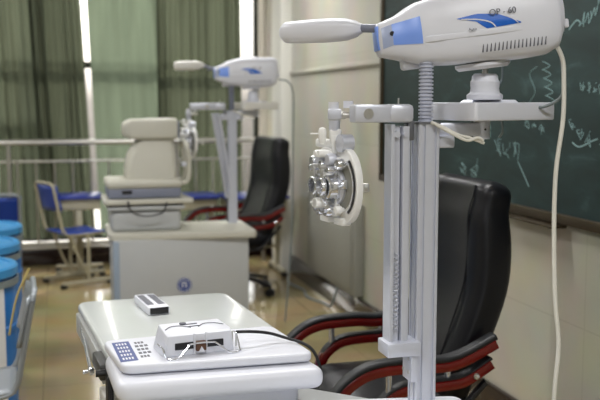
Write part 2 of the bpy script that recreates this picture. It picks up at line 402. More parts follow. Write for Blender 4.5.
# ------------------------------------------------------------------ executive armchair (faces -X)
def smooth_list(pts, n=8): return crom([V(p) for p in pts], n)
def make_armchair(label, loc, rot):
    t = thing('office_armchair', label, 'chair', loc, rot, None)
    # back: sections along a curved spine
    spine = smooth_list([(.10,0,.40),(.135,0,.52),(.195,0,.68),(.248,0,.84),(.262,0,.97),(.258,0,1.08),(.270,0,1.15),(.280,0,1.205)], 4)
    L = len(spine); rr = []
    for i, p in enumerate(spine):
        s = i/(L-1); d = (spine[min(i+1,L-1)]-spine[max(i-1,0)]).normalized(); nrm = V((-d.z, 0, d.x))  # toward the sitter
        hw = .235+.03*math.sin(min(1, s*1.3)*PI*.9) - .05*max(0, (s-.88)/.12)**2
        ht_ = (.05+.02*math.sin(s*PI*.85+.25)) * (1-.75*max(0, (s-.9)/.1)**2.2)
        ring = []
        for k in range(36):
            a = 2*PI*k/36; cx = math.copysign(abs(math.cos(a))**.36, math.cos(a)); cy = math.copysign(abs(math.sin(a))**.5, math.sin(a))
            y = hw*cx; n_ = ht_*cy
            if cy > 0: n_ += -.022*math.cos(min(1, abs(y)/(hw*.72))*PI/2) + .012*math.sin(s*14)*math.cos(y/hw*1.2)*.6  # dished front, bolsters at the sides
            else: n_ -= .02*math.cos(y/hw*1.4)
            ring.append(p+nrm*n_+V((0, y, 0)))
        rr.append(ring)
    B().rings(rr).done('backrest', 'leather', t, ang=80)
    # seams on the front of the back
    for sy in (-1, 1):
        pts = []
        for i in range(3, L-2):
            p = spine[i]; s = i/(L-1); d = (spine[i+1]-spine[i-1]).normalized(); nrm = V((-d.z, 0, d.x))
            pts.append(p+nrm*(.05+.02*math.sin(s*PI*.85+.25)-.003)+V((0, sy*.165, 0)))
        B().tube(pts, .004, smooth=2, n=6).done('piping', 'leather', t)
    # seat
    rr = []
    for i in range(9):
        u = i/8; x = -.30+.46*u; th = .055*(.55+.45*math.sin(min(1, u*3+.15)*PI/2)); ring = []
        for k in range(28):
            a = 2*PI*k/28; y = .255*math.copysign(abs(math.cos(a))**.3, math.cos(a)); z = th*math.copysign(abs(math.sin(a))**.5, math.sin(a))
            ring.append((x, y, .435+z+(.012*math.cos(y/.255*1.5) if z > 0 else 0)-.03*(1-min(1, u*4))**2))
        rr.append(ring)
    B().rings(rr).done('seat', 'leather', t, ang=60)
    B().box((-.05, 0, .365), (.36, .36, .035), .01).done('seat_plate', 'black', t)
    for sy in (-1, 1):
        y = sy*.315
        up = [(-.350,y,.44),(-.330,y,.51),(-.285,y,.572),(-.20,y,.612),(-.06,y,.620),(.04,y,.614),(.12,y,.632),(.225,y,.680)]
        sec = rrect(-.026,-.017,.026,.016,.006,2)
        arm = B().sweep(up, sec, smooth=6).done('armrest', 'wood', t)
        pd = [(p[0]+(-.012 if i < 2 else 0), p[1], p[2]+(.0 if i < 1 else .022)) for i, p in enumerate(up)]
        pd[0] = (-.367,y,.45); pd[1] = (-.349,y,.52)
        B().sweep(pd, rrect(-.024,-.010,.024,.012,.009,3), smooth=6).done('arm_pad', 'pad', arm)
        lo = [(-.20,y,.44),(-.17,y,.50),(-.11,y,.54),(-.03,y,.550),(.05,y,.552),(.12,y,.562),(.21,y,.612)]
        B().sweep(lo, sec, smooth=6).done('lower_arm_rail', 'wood', t)
        B().sweep([(p[0], p[1], p[2]+.019) for p in lo], rrect(-.021,-.005,.021,.006,.004,2), smooth=6).done('arm_pad', 'pad', arm)
        for x, z0, z1 in ((-.145,.525,.61), (.06,.56,.61)):
            B().cyl((x, y, z0), (x, y, z1), .011).done('spacer', 'chrome', t)
        B().lathe([(.0,0),(.009,.001),(.011,.004),(.008,.009),(0,.011)], (.15, y-.026, .578), (0,-1,0), 16).done('bolt', 'chrome', t)
        B().sweep([(-.2,y,.45),(-.1,y*.85,.40),(.05,y*.85,.38),(.2,y,.55)], rrect(-.02,-.008,.02,.008,.004,2), smooth=5).done('arm_bracket', 'black', t)
    B().cyl((-.03,0,.12), (-.03,0,.36), .028).cyl((-.03,0,.1), (-.03,0,.2), .04).done('gas_column', 'black', t)
    for k in range(5):
        a = 2*PI*k/5+.3; c_, s_ = math.cos(a), math.sin(a)
        leg = B().sweep([(-.03+.03*c_, .03*s_, .13), (-.03+.16*c_, .16*s_, .12), (-.03+.30*c_, .30*s_, .085)], rrect(-.026,-.014,.026,.014,.006,2), smooth=3).done('base_leg', 'black', t)
        cx, cy = -.03+.30*c_, .30*s_
        B().cyl((cx-s_*.025, cy+c_*.025, .03), (cx+s_*.025, cy-c_*.025, .03), .03).cyl((cx, cy, .03), (cx, cy, .09), .01).done('caster', 'black', leg)
    return t
make_armchair('black leather armchair with red wooden arms, close behind the near steel column', (1.162, 2.97, 0), 0)
make_armchair('black leather armchair in the background beside the far grey cabinet', (1.35, 6.78, 0), math.radians(12))

# ------------------------------------------------------------------ exam unit column with shelf, rail and phoropter arm
def extrusion(s, g=.004, d=.006):
    """aluminium profile outline with two grooves a side"""
    h = s/2; P = []
    for q in range(4):
        a = q*PI/2; c_, s_ = math.cos(a), math.sin(a)
        side = [(-h+.003, -h), (-.015-g, -h), (-.015-g, -h+d), (-.015+g, -h+d), (-.015+g, -h), (.015-g, -h), (.015-g, -h+d), (.015+g, -h+d), (.015+g, -h), (h-.003, -h), (h, -h+.003)]
        P += [(x*c_-y*s_, x*s_+y*c_) for x, y in side]
    return P
HEADST = [(-.236,-.016,.056,.034),(-.230,-.024,.060,.050),(-.195,-.034,.070,.066),(-.137,-.056,.098,.090),(-.048,-.066,.116,.102),(.055,-.071,.120,.108),(.130,-.073,.116,.108),(.178,-.070,.118,.106),(.206,-.058,.112,.102),(.222,-.026,.098,.092)]
def headsec(x):
    S = HEADST
    for i in range(len(S)-1):
        if x <= S[i+1][0] or i == len(S)-2:
            t = (x-S[i][0])/(S[i+1][0]-S[i][0]); t = max(0, min(1, t)); p0, p1, p2, p3 = S[max(i-1,0)], S[i], S[i+1], S[min(i+2, len(S)-1)]
            return [p1[j]+(p2[j]-p1[j])*(t*t*(3-2*t)*.35+t*.65) for j in (1,2,3)]
def headpt(x, a, off=0):
    zb, zt, w = headsec(x); e = .36
    cy = math.copysign(abs(math.cos(a))**e, math.cos(a)); cz = math.copysign(abs(math.sin(a))**.46, math.sin(a))
    zc, h = (zb+zt)/2, (zt-zb)/2
    return V((x, -(w+off)*cy*(1-.16*max(0, cz)-.05*max(0,-cz)), zc+(h+off)*cz))
def flank(x, z, off=.0008):
    """point on the camera-side flank of the head at height z"""
    zb, zt, w = headsec(x); zc, h = (zb+zt)/2, (zt-zb)/2; s = max(-.98, min(.98, (z-zc)/h))
    a = math.asin(math.copysign(abs(s)**(1/.46), s)); return headpt(x, a, off)
def patch(poly_top, poly_bot, off=.0012, n=14):
    """thin skin following the flank between two z(x) lines"""
    x0, x1 = poly_top[0][0], poly_top[-1][0]
    def ev(P, x):
        for i in range(len(P)-1):
            if x <= P[i+1][0] or i == len(P)-2:
                t = (x-P[i][0])/(P[i+1][0]-P[i][0]); return P[i][1]+t*(P[i+1][1]-P[i][1])
    def fn(u, v):
        x = x0+(x1-x0)*u; a, b = ev(poly_bot, x), ev(poly_top, x); return flank(x, a+(b-a)*v, off)
    return B().grid(fn, n, 6)
def make_projector(label, lamplabel, loc, yaw, tilt, lampyaw, lamplen, foot=True):
    t = thing('chart_projector', label, 'projector', loc, 0, None)
    mt = Matrix.Translation((0,0,.160)) @ rz(yaw) @ Matrix.Rotation(-tilt, 4, 'Y')
    xs = [S[0] for S in HEADST]; X = []
    for i in range(len(xs)-1):
        for k in range(4): X.append(xs[i]+(xs[i+1]-xs[i])*k/4)
    X.append(xs[-1])
    hs = B().rings([[headpt(x, 2*PI*k/48) for k in range(48)] for x in X]).xf(mt).done('housing', 'white', t, ang=50)
    # seam lip round the housing, standing out at the rear end
    lp = []
    for k in range(60):
        a = 2*PI*k/60; cy, cx = math.sin(a), math.cos(a)
        x = -.10+.335*math.copysign(abs(cx)**.35, cx) if cx > 0 else -.10+.05*cx
        x = max(-.15, min(.235, x)); w = headsec(min(x, .21))[2]+.0012
        lp.append((x-.012, w*math.copysign(abs(cy)**.5, cy)*(1 if x < .2 else .98)))
    B().prism(lp, -.006, .010, .003).xf(mt).done('housing_lip', 'white', t)
    B().box((.218,0,.0),(.034,.165,.022),.004).xf(mt).done('rear_lip', 'white', t)
    patch([(-.204,.050),(-.136,.060)], [(-.204,.000),(-.136,-.006)]).xf(mt).done('blue_panel', 'blue', t, label='pale blue side window of the housing')
    patch([(-.229,.044),(-.204,.050)], [(-.229,-.006),(-.204,.000)]).xf(mt).done('nose_panel', 'nose', t)
    B().box((-.236, 0, .022), (.006, .07, .06), .002).xf(mt).done('nose_edge', 'blue', t)
    B().lathe([(0,0),(.006,0),(.006,.002),(0,.002)], flank(-.205,.028), (0,-1,0), 12).xf(mt).done('sensor', 'black', t)
    sw = B()
    sw._add(patch([(-.050,.042),(.0,.048),(.05,.042),(.106,.016)], [(-.050,.041),(-.005,.030),(.020,.010),(.106,.014)], n=24).bm)
    sw.xf(mt).done('swoosh_mark', 'logo', t)
    ws = B(); ws.sweep([flank(x, z, .0022) for x, z in ((-.04,.0385),(.0,.034),(.03,.024),(.042,.011))], [(-.0015,-.0004),(.0015,-.0004),(.0015,.0004),(-.0015,.0004)], up=(0,1,0), smooth=4)
    ws.sweep([flank(x, z, .0022) for x, z in ((.068,.036),(.086,.026),(.098,.015))], [(-.0012,-.0004),(.0012,-.0004),(.0012,.0004),(-.0012,.0004)], up=(0,1,0), smooth=4)
    ws.xf(mt).done('swoosh_line', 'white', t)
    yf = min(flank(.08, .05)[1], flank(.10, .03)[1])-.001
    text_mesh('model_lettering', 'OP - 60', .021, 'ink', t, mt @ Matrix.Translation((.062, yf-.001, .046)) @ Matrix.Rotation(PI/2, 4, 'X'))
    text_mesh('small_lettering', 'Auto', .010, 'ink', t, mt @ Matrix.Translation((-.016, yf-.001, .012)) @ Matrix.Rotation(PI/2, 4, 'X'))
    vs = B()
    for k in range(17):
        x = .008+k*.0098; p = flank(x, -.036, 0)
        vs.box((p.x, p.y+.001, -.036), (.0022, .006, .020), rot=Matrix.Rotation(math.radians(8), 4, 'Y'))
    vs.xf(mt).done('vent_slots', 'ink', t)
    B().lathe([(0,0),(.062,0),(.070,.008),(.070,.016),(0,.016)], (.03, 0, -.086), (0,0,1), 32).xf(mt).done('swivel_plate', 'white', t)
    B().box((-.155, .0, -.045), (.05, .05, .04), .008).xf(mt).done('hose_socket', 'white', t)
    # bell foot standing on the shelf
    fx, fy = .045, -.010
    ft = B().lathe([(0,0),(.044,0),(.046,.004),(.046,.012),(.038,.018),(.036,.03),(.037,.034),(.037,.046),(.034,.050),(.033,.060),(.028,.066),(0,.066)], (fx, fy, 0)).done('bell_foot', 'white', t)
    B().cyl((fx, fy, .06), (fx, fy, .12), .008).done('foot_post', 'steel', ft)
    # reading lamp on the nose
    ml = mt @ Matrix.Translation((-.236, 0, .050)) @ rz(lampyaw) @ Matrix.Rotation(tilt*.95, 4, 'Y')
    arm = B().tube([(.02,0,0),(-.02,0,.0),(-.05,0,.003)], .011, n=14).xf(ml).done('lamp_arm', 'greyband', t)
    if lamplabel: arm = B().tube([(.02,0,-.01),(-.03,0,.006),(-.08,0,.022),(-.12,0,.028)], .009, n=12).xf(ml).done('lamp_arm', 'greyband', t)
    rr = []; o = -.035 if not lamplabel else -.07; oz = .0 if not lamplabel else .022
    for u, hz, hy in ((0,.010,.014),(.04,.014,.022),(.12,.022,.040),(.25,.029,.055),(.5,.031,.060),(.8,.030,.060),(.95,.028,.058),(1,.018,.05)):
        rr.append([(o-lamplen*u, hy*math.copysign(abs(math.cos(2*PI*k/32))**.6, math.cos(2*PI*k/32)), oz+hz*math.copysign(abs(math.sin(2*PI*k/32))**.6, math.sin(2*PI*k/32))-.006*u) for k in range(32)])
    B().rings(rr).xf(ml).done('lamp_shade', 'warm' if lamplabel else 'white', t, ang=50)
    return t

def make_stand(t, base_z, railtilt, shelf_poly, warm, ext=0):
    """column parts round the pole axis, local frame of the unit"""
    B().prism(extrusion(.056), base_z, 1.42).done('column', 'alu', t, ang=20)
    B().prism(rrect(-.03,-.03,.03,.03,.004,2), 1.42, 1.426).done('column_cap', 'aludark', t)
    mr = Matrix.Translation((-ext*.4,0,1.40)) @ Matrix.Rotation(railtilt, 4, 'Y') @ Matrix.Translation((0,0,-1.40))
    r = B()
    r.prism(rrect(-.102,-.03,-.092,.02,.002,2), .87, 1.42); r.prism(rrect(-.089,-.018,-.074,.02,.002,2), .87, 1.415); r.prism(rrect(-.071,-.03,-.054,.02,.002,2), .87, 1.415)
    r.prism(rrect(-.052,-.02,-.047,.015,.002,2), .87, 1.40)
    rl = r.xf(mr).done('slide_rail', 'alu', t, ang=20)
    sp = B(); sp.tube([(-.083+.006*math.cos(a), -.024+.006*math.sin(a), .90+.012*a/(2*PI)) for a in [i*.7 for i in range(150)]], .0014, smooth=1, n=5)
    sp.xf(mr).done('spring', 'alu', rl)
    B().cyl((-.086,-.03,1.395), (-.086,-.012,1.395), .008).cyl((-.066,-.036,1.395), (-.066,-.012,1.395), .006).xf(mr).done('pulley', 'alu', rl)
    if not railtilt:
        B().box((-.068,-.012,.855), (.09,.075,.036), .004).done('rail_bracket', 'alu', t)
        bk = B().box((-.037,-.010,.802), (.018,.060,.072), .003).done('bracket_plate', 'alu', t)
        for y, z in ((-.025,.825),(-.025,.79),(.01,.79)): B().cyl((-.049,y,z),(-.045,y,z),.0045).done('screw', 'steel', bk)
    else:
        B().box((-.04,0,1.38), (.06,.05,.04), .004).done('rail_bracket', 'alu', t)
    # arm that carries the phoropter
    arm = B().box((-.143-ext/2,-.012,1.447), (.112+ext,.05,.044), .006).box((-.078,-.012,1.447), (.066,.058,.046), .012).done('phoropter_arm', 'alu', t)
    B().cyl((-.165,-.040,1.447), (-.165,-.036,1.447), .0125).box((-.165,-.0405,1.447), (.003,.002,.022)).done('arm_screw', 'steel', arm)
    B().box((-.048,-.01,1.405), (.018,.03,.05), .004).done('arm_yoke', 'aludark', arm)
    B().cyl((-.078,-.012,1.45), (-.078,-.012,1.485), .002).done('pin', 'steel', arm)
    # shelf and its bracket
    B().prism(roundpoly(shelf_poly, .012), 1.428, 1.474, .004).done('shelf', 'warm' if warm else 'white', t)
    cx = sum(p[0] for p in shelf_poly)/len(shelf_poly); cy = sum(p[1] for p in shelf_poly)/len(shelf_poly)
    B().lathe([(0,0),(.085,0),(.075,.007),(0,.007)], (cx, cy, 1.474), (0,0,1), 6).done('shelf_pad', 'white', t)
    B().box((.095,.02,1.405), (.13,.035,.034), .006).box((.05,.0,1.375), (.045,.04,.03), .004).done('shelf_bracket', 'alu', t)
    kn = B().cyl((.165,.02,1.38), (.165,.02,1.436), .021, n=28).done('clamp_knob', 'alu', t)
    B().cyl((.165,-.0015,1.405), (.165,.0,1.405), .003).done('set_screw', 'black', kn)
    cb = B(); cb.tube([(.0,-.035,1.425),(.03,-.04,1.413),(.07,-.045,1.393),(.10,-.045,1.386),(.14,-.045,1.372)], .004)
    cb.tube([(.01,-.04,1.420),(.05,-.046,1.398),(.09,-.05,1.380),(.12,-.05,1.386),(.135,-.05,1.378)], .004)
    cb.done('ribbon_cable', 'cord', t)
    # ribbed hose up to the projector
    hp = []
    z = 1.426
    while z < 1.575:
        hp += [(.0185, z), (.0185, z+.004), (.0145, z+.005), (.0145, z+.008)]; z += .009
    B().lathe(hp, (0,.0,0), (0,0,1), 24).done('ribbed_hose', 'greyband' if warm else 'hose', t, ang=25)

# ------------------------------------------------------------------ phoropter
def make_phoropter(label, loc, rot):
    t = thing('phoropter', label, 'phoropter', loc, rot, None)
    k = 1/391.
    def q(px, py, y=0): return V(((px-338)*k, y, (185-py)*k))
    # suspension
    B().cyl(q(335,111,0), q(335,104,0), .013).done('top_knob', 'white', t)
    B().cyl(q(350,110,.02), q(350,103,.02), .013).done('top_knob', 'white', t)
    hb = B().box(q(336,116,0), (.034,.034,.028), .004).cyl(q(336,122), q(336,132), .015, .0135, n=24).done('hanger', 'alu', t)
    B().cyl(q(342,117), q(356,117), .0075).cyl(q(344,117), q(347,117), .010).done('pivot_pin', 'steel', hb)
    B().box(q(337,138,0), (.030,.026,.040), .006).box(q(336,146,.0), (.016,.03,.05), .004).done('yoke', 'phor', t)
    B().box(q(324,137,-.01), (.020,.022,.042), .008).cyl(q(322,135,-.012), q(312,135,-.012), .002).done('level_housing', 'phor', t)
    d = V((.42,-.907,0)); a = V((-.907,-.42,0)); zv = V((0,0,1))
    # cross beam over both batteries
    Mx = Matrix(((d.x, a.x, 0, 0), (d.y, a.y, 0, 0), (0, 0, 1, 0), (0, 0, 0, 1)))   # local x=d, y=a(front), z
    def T(p): return Mx @ V(p)
    B().box((-.035,-.012,.100), (.17,.03,.022), .006).xf(Mx).done('cross_beam', 'phor', t)
    B().cyl(T((.04,-.02,.105)), T((.04,.012,.105)), .022, n=28).done('distance_knob', 'alu', t)
    for s, cx in ((1, .034), (-1, -.045)):
        # body plate: crescent-shaped battery cover
        pl = []
        for i in range(28):
            an = math.radians(-95+190*i/27); pl.append((cx+s*(.012+.072*math.cos(an)), .094*math.sin(an)-.002))
        pl += [(cx-s*.030, .085), (cx-s*.040, .03), (cx-s*.040, -.05), (cx-s*.020, -.09)]
        if s < 0: pl = pl[::-1]
        mtx = Mx @ Matrix.Rotation(-PI/2, 4, 'X') @ Matrix.Scale(-1, 4, (0,1,0))
        bt = B(); bt.prism(pl, -.015, .004, .003)
        bt.xf(Mx @ Matrix(((1,0,0,0),(0,0,1,0),(0,1,0,0),(0,0,0,1))))
        body = bt.done('lens_battery', 'phor', t)
        # curved scale slot
        pts = [T((cx+s*(.012+.0625*math.cos(math.radians(x))), .0065, .074*math.sin(math.radians(x)))) for x in range(-62, 63, 6)]
        B().sweep(pts, rrect(-.004,-.0008,.004,.0008,.0004,1), up=a, smooth=2).done('scale_slot', 'black', body)
        pts = [T((cx+s*(.007+.0615*math.cos(math.radians(x))), .0062, .074*math.sin(math.radians(x)))) for x in range(-62, 63, 6)]
        B().sweep(pts, rrect(-.0025,-.0008,.0025,.0008,.0004,1), up=a, smooth=2).done('scale_edge', 'chrome', body)
        rec = [(cx+s*.060*math.cos(math.radians(q_)), .064*math.sin(math.radians(q_))) for q_ in range(-80, 81, 8)]+[(cx-s*.004,.05),(cx-s*.004,-.05)]
        if s < 0: rec = rec[::-1]
        rb = B().prism(rec, .0045, .0058, .0003).xf(Mx @ Matrix(((1,0,0,0),(0,0,1,0),(0,1,0,0),(0,0,0,1)))).done('scale_window', 'cover', body)
        B().box((cx-s*.006,.010,-.004), (.010,.016,.150), .003).xf(Mx).done('centre_bar', 'phor', body)
        B().lathe([(0,0),(.044,0),(.046,.003),(.046,.009),(.043,.012),(0,.012)], T((cx-s*.016,.003,-.004)), a, 36).done('lens_wheel', 'alu', body)
        for q_ in range(0, 360, 45):
            x_, z_ = cx-s*.016+.037*math.cos(math.radians(q_)), -.004+.037*math.sin(math.radians(q_))
            B().lathe([(0,0),(.0055,0),(.0055,.002),(0,.002)], T((x_,.015,z_)), a, 10).done('wheel_stud', 'chrome', body)
        # small chrome slider on the scale
        B().box((cx+s*.035,.012,.005), (.02,.012,.022), .002).xf(Mx).done('slider', 'chrome', body)
        # aperture tube and lens
        ap = B().lathe([(.026,0),(.031,0),(.032,.004),(.030,.010),(.030,.026),(.026,.028),(.022,.028),(.022,.004),(.026,0)], T((cx-s*.012,.014,-.005)), a, 30).done('aperture_ring', 'chrome', body)
        B().lathe([(0,0),(.0215,0),(.0215,.002),(0,.002)], T((cx-s*.012,.026,-.005)), a, 24).done('lens', 'lens', ap)
        B().lathe([(0,0),(.021,0),(.021,.001),(0,.001)], T((cx-s*.012,.0185,-.005)), a, 24).done('aperture', 'black', ap)
        # rotary prism ring and cross-cylinder loupe in front
        pr = B().lathe([(.017,0),(.022,0),(.023,.003),(.023,.009),(.021,.012),(.017,.012),(.017,0)], T((cx-s*.018,.045,-.004)), a, 24).done('rotary_prism', 'chrome', t)
        B().box((cx-s*.018,.050,.030), (.008,.006,.03), .002).cyl((cx-s*.018,.004,.046), (cx-s*.018,.056,.046), .006).xf(Mx).done('prism_arm', 'steel', pr)
        cc = B().lathe([(.014,0),(.019,0),(.019,.008),(.014,.008),(.014,0)], T((cx-s*.022,.040,-.052)), a, 24).done('cross_cylinder', 'chrome', t)
        B().box((cx-s*.022,.044,-.029), (.006,.006,.022), .002).cyl((cx-s*.022,.0,-.028), (cx-s*.022,.05,-.028), .0065).cyl((cx-s*.005,.044,-.052), (cx+s*.006,.044,-.052), .005).xf(Mx).done('loupe_arm', 'steel', cc)
        # knobs round the face
        for x, z, r, l, m in ((.032,.055,.013,.030,'chrome'), (-.012,.064,.015,.034,'alu'), (-.040,.050,.011,.040,'chrome'), (-.046,.022,.009,.030,'phor'),
                              (-.048,-.012,.010,.048,'chrome'), (-.042,-.046,.013,.055,'phor'), (-.018,-.066,.014,.036,'chrome'), (.018,-.060,.010,.026,'phor'), (.010,.040,.008,.045,'chrome'), (-.03,.078,.009,.05,'phor')):
            p0, p1 = (cx+s*x-.0, .004, z), (cx+s*x, .004+l, z)
            p1 = (cx+s*x, .004+l*.75, z); P0, P1 = T(p0), T(p1); ax = (P1-P0).normalized()
            B().lathe([(0,0),(r*.55,0),(r*.55,l*.35),(r,l*.38),(r*1.05,l*.5),(r*1.05,l*.85),(r*.9,l),(0,l)], P0, ax, 16).done('knob', m, body)
            if m != 'steel': B().lathe([(0,0),(r*.5,0),(r*.5,.0015),(0,.0015)], P1, ax, 12).done('knob_cap', 'black' if r > .0125 else 'steel', body)
        B().box((cx, .0, -.092), (.05,.026,.018), .004).xf(Mx).done('battery_foot', 'phor', body)
    B().box(q(368,190,.03), (.018,.01,.024), .003).box(q(361,190,.03), (.014,.006,.006)).done('side_lever', 'steel', t)
    return t

# ------------------------------------------------------------------ near exam unit
U = thing('exam_unit', 'near white eye-exam table with steel column, filling the foreground', 'exam table', (.898, 2.11, 0))
make_stand(U, .70, 0, [(.050,.14),(.095,-.088),(.387,.035),(.345,.255)], False)
tt = roundpoly([(.128,2.40),(.052,3.19),(.585,3.215),(.66,2.47)], .06, 8)
wd(B().prism(tt, .752, .78, .010, 4), 'tabletop', 'table', U)
sl = roundpoly([(.143,2.225),(.108,2.49),(.600,2.535),(.640,2.215)], .035, 8)
wd(B().prism(sl, .796, .820, .008, 4), 'instrument_tray', 'white', U)
rim = roundpoly([(.125,2.165),(.110,2.47),(.595,2.52),(.660,2.16)], .045, 8)
wd(B().prism(rim, .738, .792, .022, 5), 'tray_rim', 'white', U)
wd(B().prism(roundpoly([(.165,2.205),(.15,2.44),(.56,2.49),(.60,2.205)], .03, 6), .40, .742, .01), 'tray_housing', 'white', U)
wd(B().prism(roundpoly([(.17,2.25),(.14,2.45),(.58,2.49),(.61,2.25)], .03, 6), .790, .798), 'tray_spacer', 'dark', U)
wd(B().prism(roundpoly([(.54,1.72),(.54,2.20),(.70,2.185),(1.01,2.135),(1.01,1.72)], .03, 6), .665, .70, .008), 'cabinet_top', 'white', U)
wd(B().prism(roundpoly([(.17,1.76),(.17,2.5),(.56,2.5),(.97,2.11),(.97,1.76)], .02, 4), .08, .667, .004), 'cabinet_body', 'cabinet', U)
wd(B().box((.55,2.1,.04), (.7,.6,.08), .004), 'plinth', 'dark', U)
# left edge of the table: apron, chrome rod, knob and clamp
wd(B().box((.086,2.84,.716), (.016,.62,.070), .004, rot=rz(math.radians(5.3))), 'side_apron', 'cabinet', U)
wd(B().cyl((.062,3.10,.735), (.078,2.62,.70), .005).cyl((.09,3.09,.733), (.062,3.09,.733), .006), 'side_rod', 'chrome', U)
wd(B().lathe([(0,0),(.010,0),(.012,.004),(.012,.014),(.006,.018),(.006,.03),(0,.03)], (.086,2.60,.702), (-1,-.2,0), 18), 'rod_knob', 'chrome', U)
wd(B().box((.132,2.53,.738), (.085,.15,.046), .006, rot=rz(math.radians(5))), 'clamp_block', 'dark', U)
cl = B().box((.122,2.44,.70), (.02,.05,.115), .004).box((.145,2.40,.650), (.07,.014,.012), .003).box((.118,2.39,.695), (.010,.02,.10), .003)
wd(cl, 'clamp_handle', 'black', U)
wd(B().cyl((.085,2.43,.745),(.135,2.43,.745),.010), 'clamp_screw', 'black', U)
wd(B().prism(roundpoly([(.155,2.1),(.10,2.62),(.16,2.62),(.19,2.1)], .01, 3), .60, .65, .006), 'lower_ledge', 'warm', U)
# decals on the tray
def deco(poly, z, m, name, h=.0008, par=U): return wd(B().prism(poly, z, z+h), name, m, par)
def quad(o, ux, uy, a0, b0, a1, b1): return [(o[0]+ux[0]*a+uy[0]*b, o[1]+ux[1]*a+uy[1]*b) for a, b in ((a0,b0),(a1,b0),(a1,b1),(a0,b1))]
o_, ux, uy = (.148,2.262), (.985,.17), (-.06,.998)
st = deco(quad(o_, ux, uy, -.006, 0, .040, .19), .8202, 'sticker', 'blue_label')
for k in range(5):
    d_ = B()
    for j in range(4): d_.prism(quad(o_, ux, uy, .002+j*.008, .014+k*.035, .0065+j*.008, .032+k*.035), .8212, .8216)
    wd(d_, 'label_print', 'paper', U)
g_ = B()
for k, (a0, a1) in enumerate(((.050,.076),(.050,.086),(.051,.084),(.050,.088),(.053,.080))):
    for j in range(3):
        w_ = (a1-a0)/3; g_.prism(quad(o_, ux, uy, a0+j*w_, .02+k*.034, a0+j*w_+w_*.72, .038+k*.034), .8202, .8207)
wd(g_, 'label_print', 'ink', U)

make_projector('near white chart projector with blue swoosh, on the shelf of the near column', '', (1.024, 2.139, 1.481), math.radians(-11), math.radians(7.2), math.radians(-32), .215)
make_phoropter('near phoropter with white crescent plates and chrome knobs, sharp in focus', (.684, 2.175, 1.268), math.radians(-15.1))

# power cables of the near projector
c = B(); c.tube([(1.205,2.10,1.645),(1.235,2.085,1.63),(1.255,2.07,1.585),(1.257,2.063,1.53),(1.252,2.053,1.43),(1.231,2.044,1.30),(1.222,2.03,1.15),(1.220,2.01,.972),(1.225,1.996,.858),(1.209,1.984,.718),(1.2,1.98,.4),(1.2,1.98,.006)], .0058, n=12)
tag(c.done('power_cable', 'cord'), 'thick white cable hanging from the near chart projector past the chalkboard', 'cable')
c = B(); c.tube([(1.20,2.11,1.66),(1.245,2.09,1.63),(1.262,2.08,1.56),(1.262,2.08,1.49),(1.22,2.12,1.46),(1.20,2.2,1.47)], .0042, n=10)
tag(c.done('signal_cable', 'cordg'), 'thin grey-green cable curving behind the right end of the near projector', 'cable')
c = B(); c.tube([(1.14,2.18,1.60),(1.15,2.19,1.54),(1.13,2.19,1.50),(1.145,2.19,1.45),(1.16,2.2,1.40),(1.155,2.21,1.38)], .003, n=8)
tag(c.done('signal_cable', 'cordg'), 'thin cable dropping under the near projector, right of its bell foot', 'cable')

# ------------------------------------------------------------------ pupillometer, its cord, and the small remote box
P = thing('pupillometer', 'white pupil-distance meter with bent wire rest on the near tray', 'pupillometer', (.348, 2.285, .820), math.radians(9))
pr = [[( -.092,-.0,.0),(.092,0,0),(.086,.0,.054),(-.086,0,.054)], [(-.098,.012,0),(.098,.012,0),(.090,.016,.059),(-.090,.016,.059)], [(-.100,.10,0),(.100,.10,0),(.084,.10,.064),(-.084,.10,.064)], [(-.085,.145,0),(.085,.145,0),(.072,.14,.050),(-.072,.14,.050)]]
body = B().rings(pr); bmesh.ops.bevel(body.bm, geom=body.bm.edges[:], offset=.003, segments=2, affect='EDGES', profile=.5)
body.done('casing', 'white', P, ang=30)
for x in (-.042, .038): B().box((x,-.0005,.026), (.052,.004,.018), .001).done('eyepiece', 'black', P)
B().box((0,-.006,.024), (.028,.014,.026), .003).done('nose_pad', 'brown', P)
B().prism([(-.008,0),(.008,0),(0,.014)], 0, .004).xf(Matrix.Translation((0,-.013,.010)) @ Matrix.Rotation(PI/2, 4, 'X')).done('nose_notch', 'white', P)
for x in (-.016,.016): B().box((x,-.002,.030), (.005,.008,.056), .001).done('pad_clip', 'white', P)
B().tube([(-.106,.03,.03),(-.102,-.01,.028),(-.096,-.022,.004),(-.070,-.030,.004),(-.040,-.020,.026),(-.028,-.016,.033),(.028,-.016,.033),(.042,-.020,.028),(.072,-.030,.004),(.100,-.026,.004),(.106,-.012,.006),(.104,.01,.040),(.104,.03,.042)], .0022, smooth=5, n=8).done('wire_rest', 'chrome', P)
tp = B()
for x0, sx in ((-.045,1),(.045,1)):
    tp.tube([(x0-.035,.045,.0618),(x0-.015,.065,.0635),(x0+.012,.064,.0635),(x0+.035,.045,.0618)], .0010, n=5)
tp.lathe([(0,0),(.009,0),(.009,.004),(0,.005)], (-.022,.082,.0625)); tp.box((.0,.055,.0618), (.030,.004,.002)); tp.box((.0,.075,.0635), (.030,.003,.002))
tp.done('top_scale', 'ink', P)
B().cyl((.100,.030,.0), (.100,.030,.044), .0022).cyl((.112,.034,0), (.112,.034,.036), .0022).done('cord_post', 'steel', P)
c = B(); c.tube([(.452,2.325,.862),(.50,2.33,.858),(.55,2.345,.846),(.595,2.335,.832),(.628,2.300,.826),(.650,2.275,.812),(.664,2.262,.78),(.672,2.265,.74),(.67,2.28,.706)], .0042, n=10)
wd(c, 'cord', 'rubber', P)
RM = thing('data_box', 'small white box with black end and grey ribbed top on the near tabletop', 'box', (.296, 3.02, .78), math.radians(8))
B().box((0,0,.014), (.072,.215,.028), .006).done('casing', 'white', RM)
B().box((0,-.1078,.015), (.062,.003,.022), .001).done('end_window', 'black', RM)
kb = B()
for x in (-.018,.018): kb.box((x,.01,.0275), (.024,.16,.002), .0005)
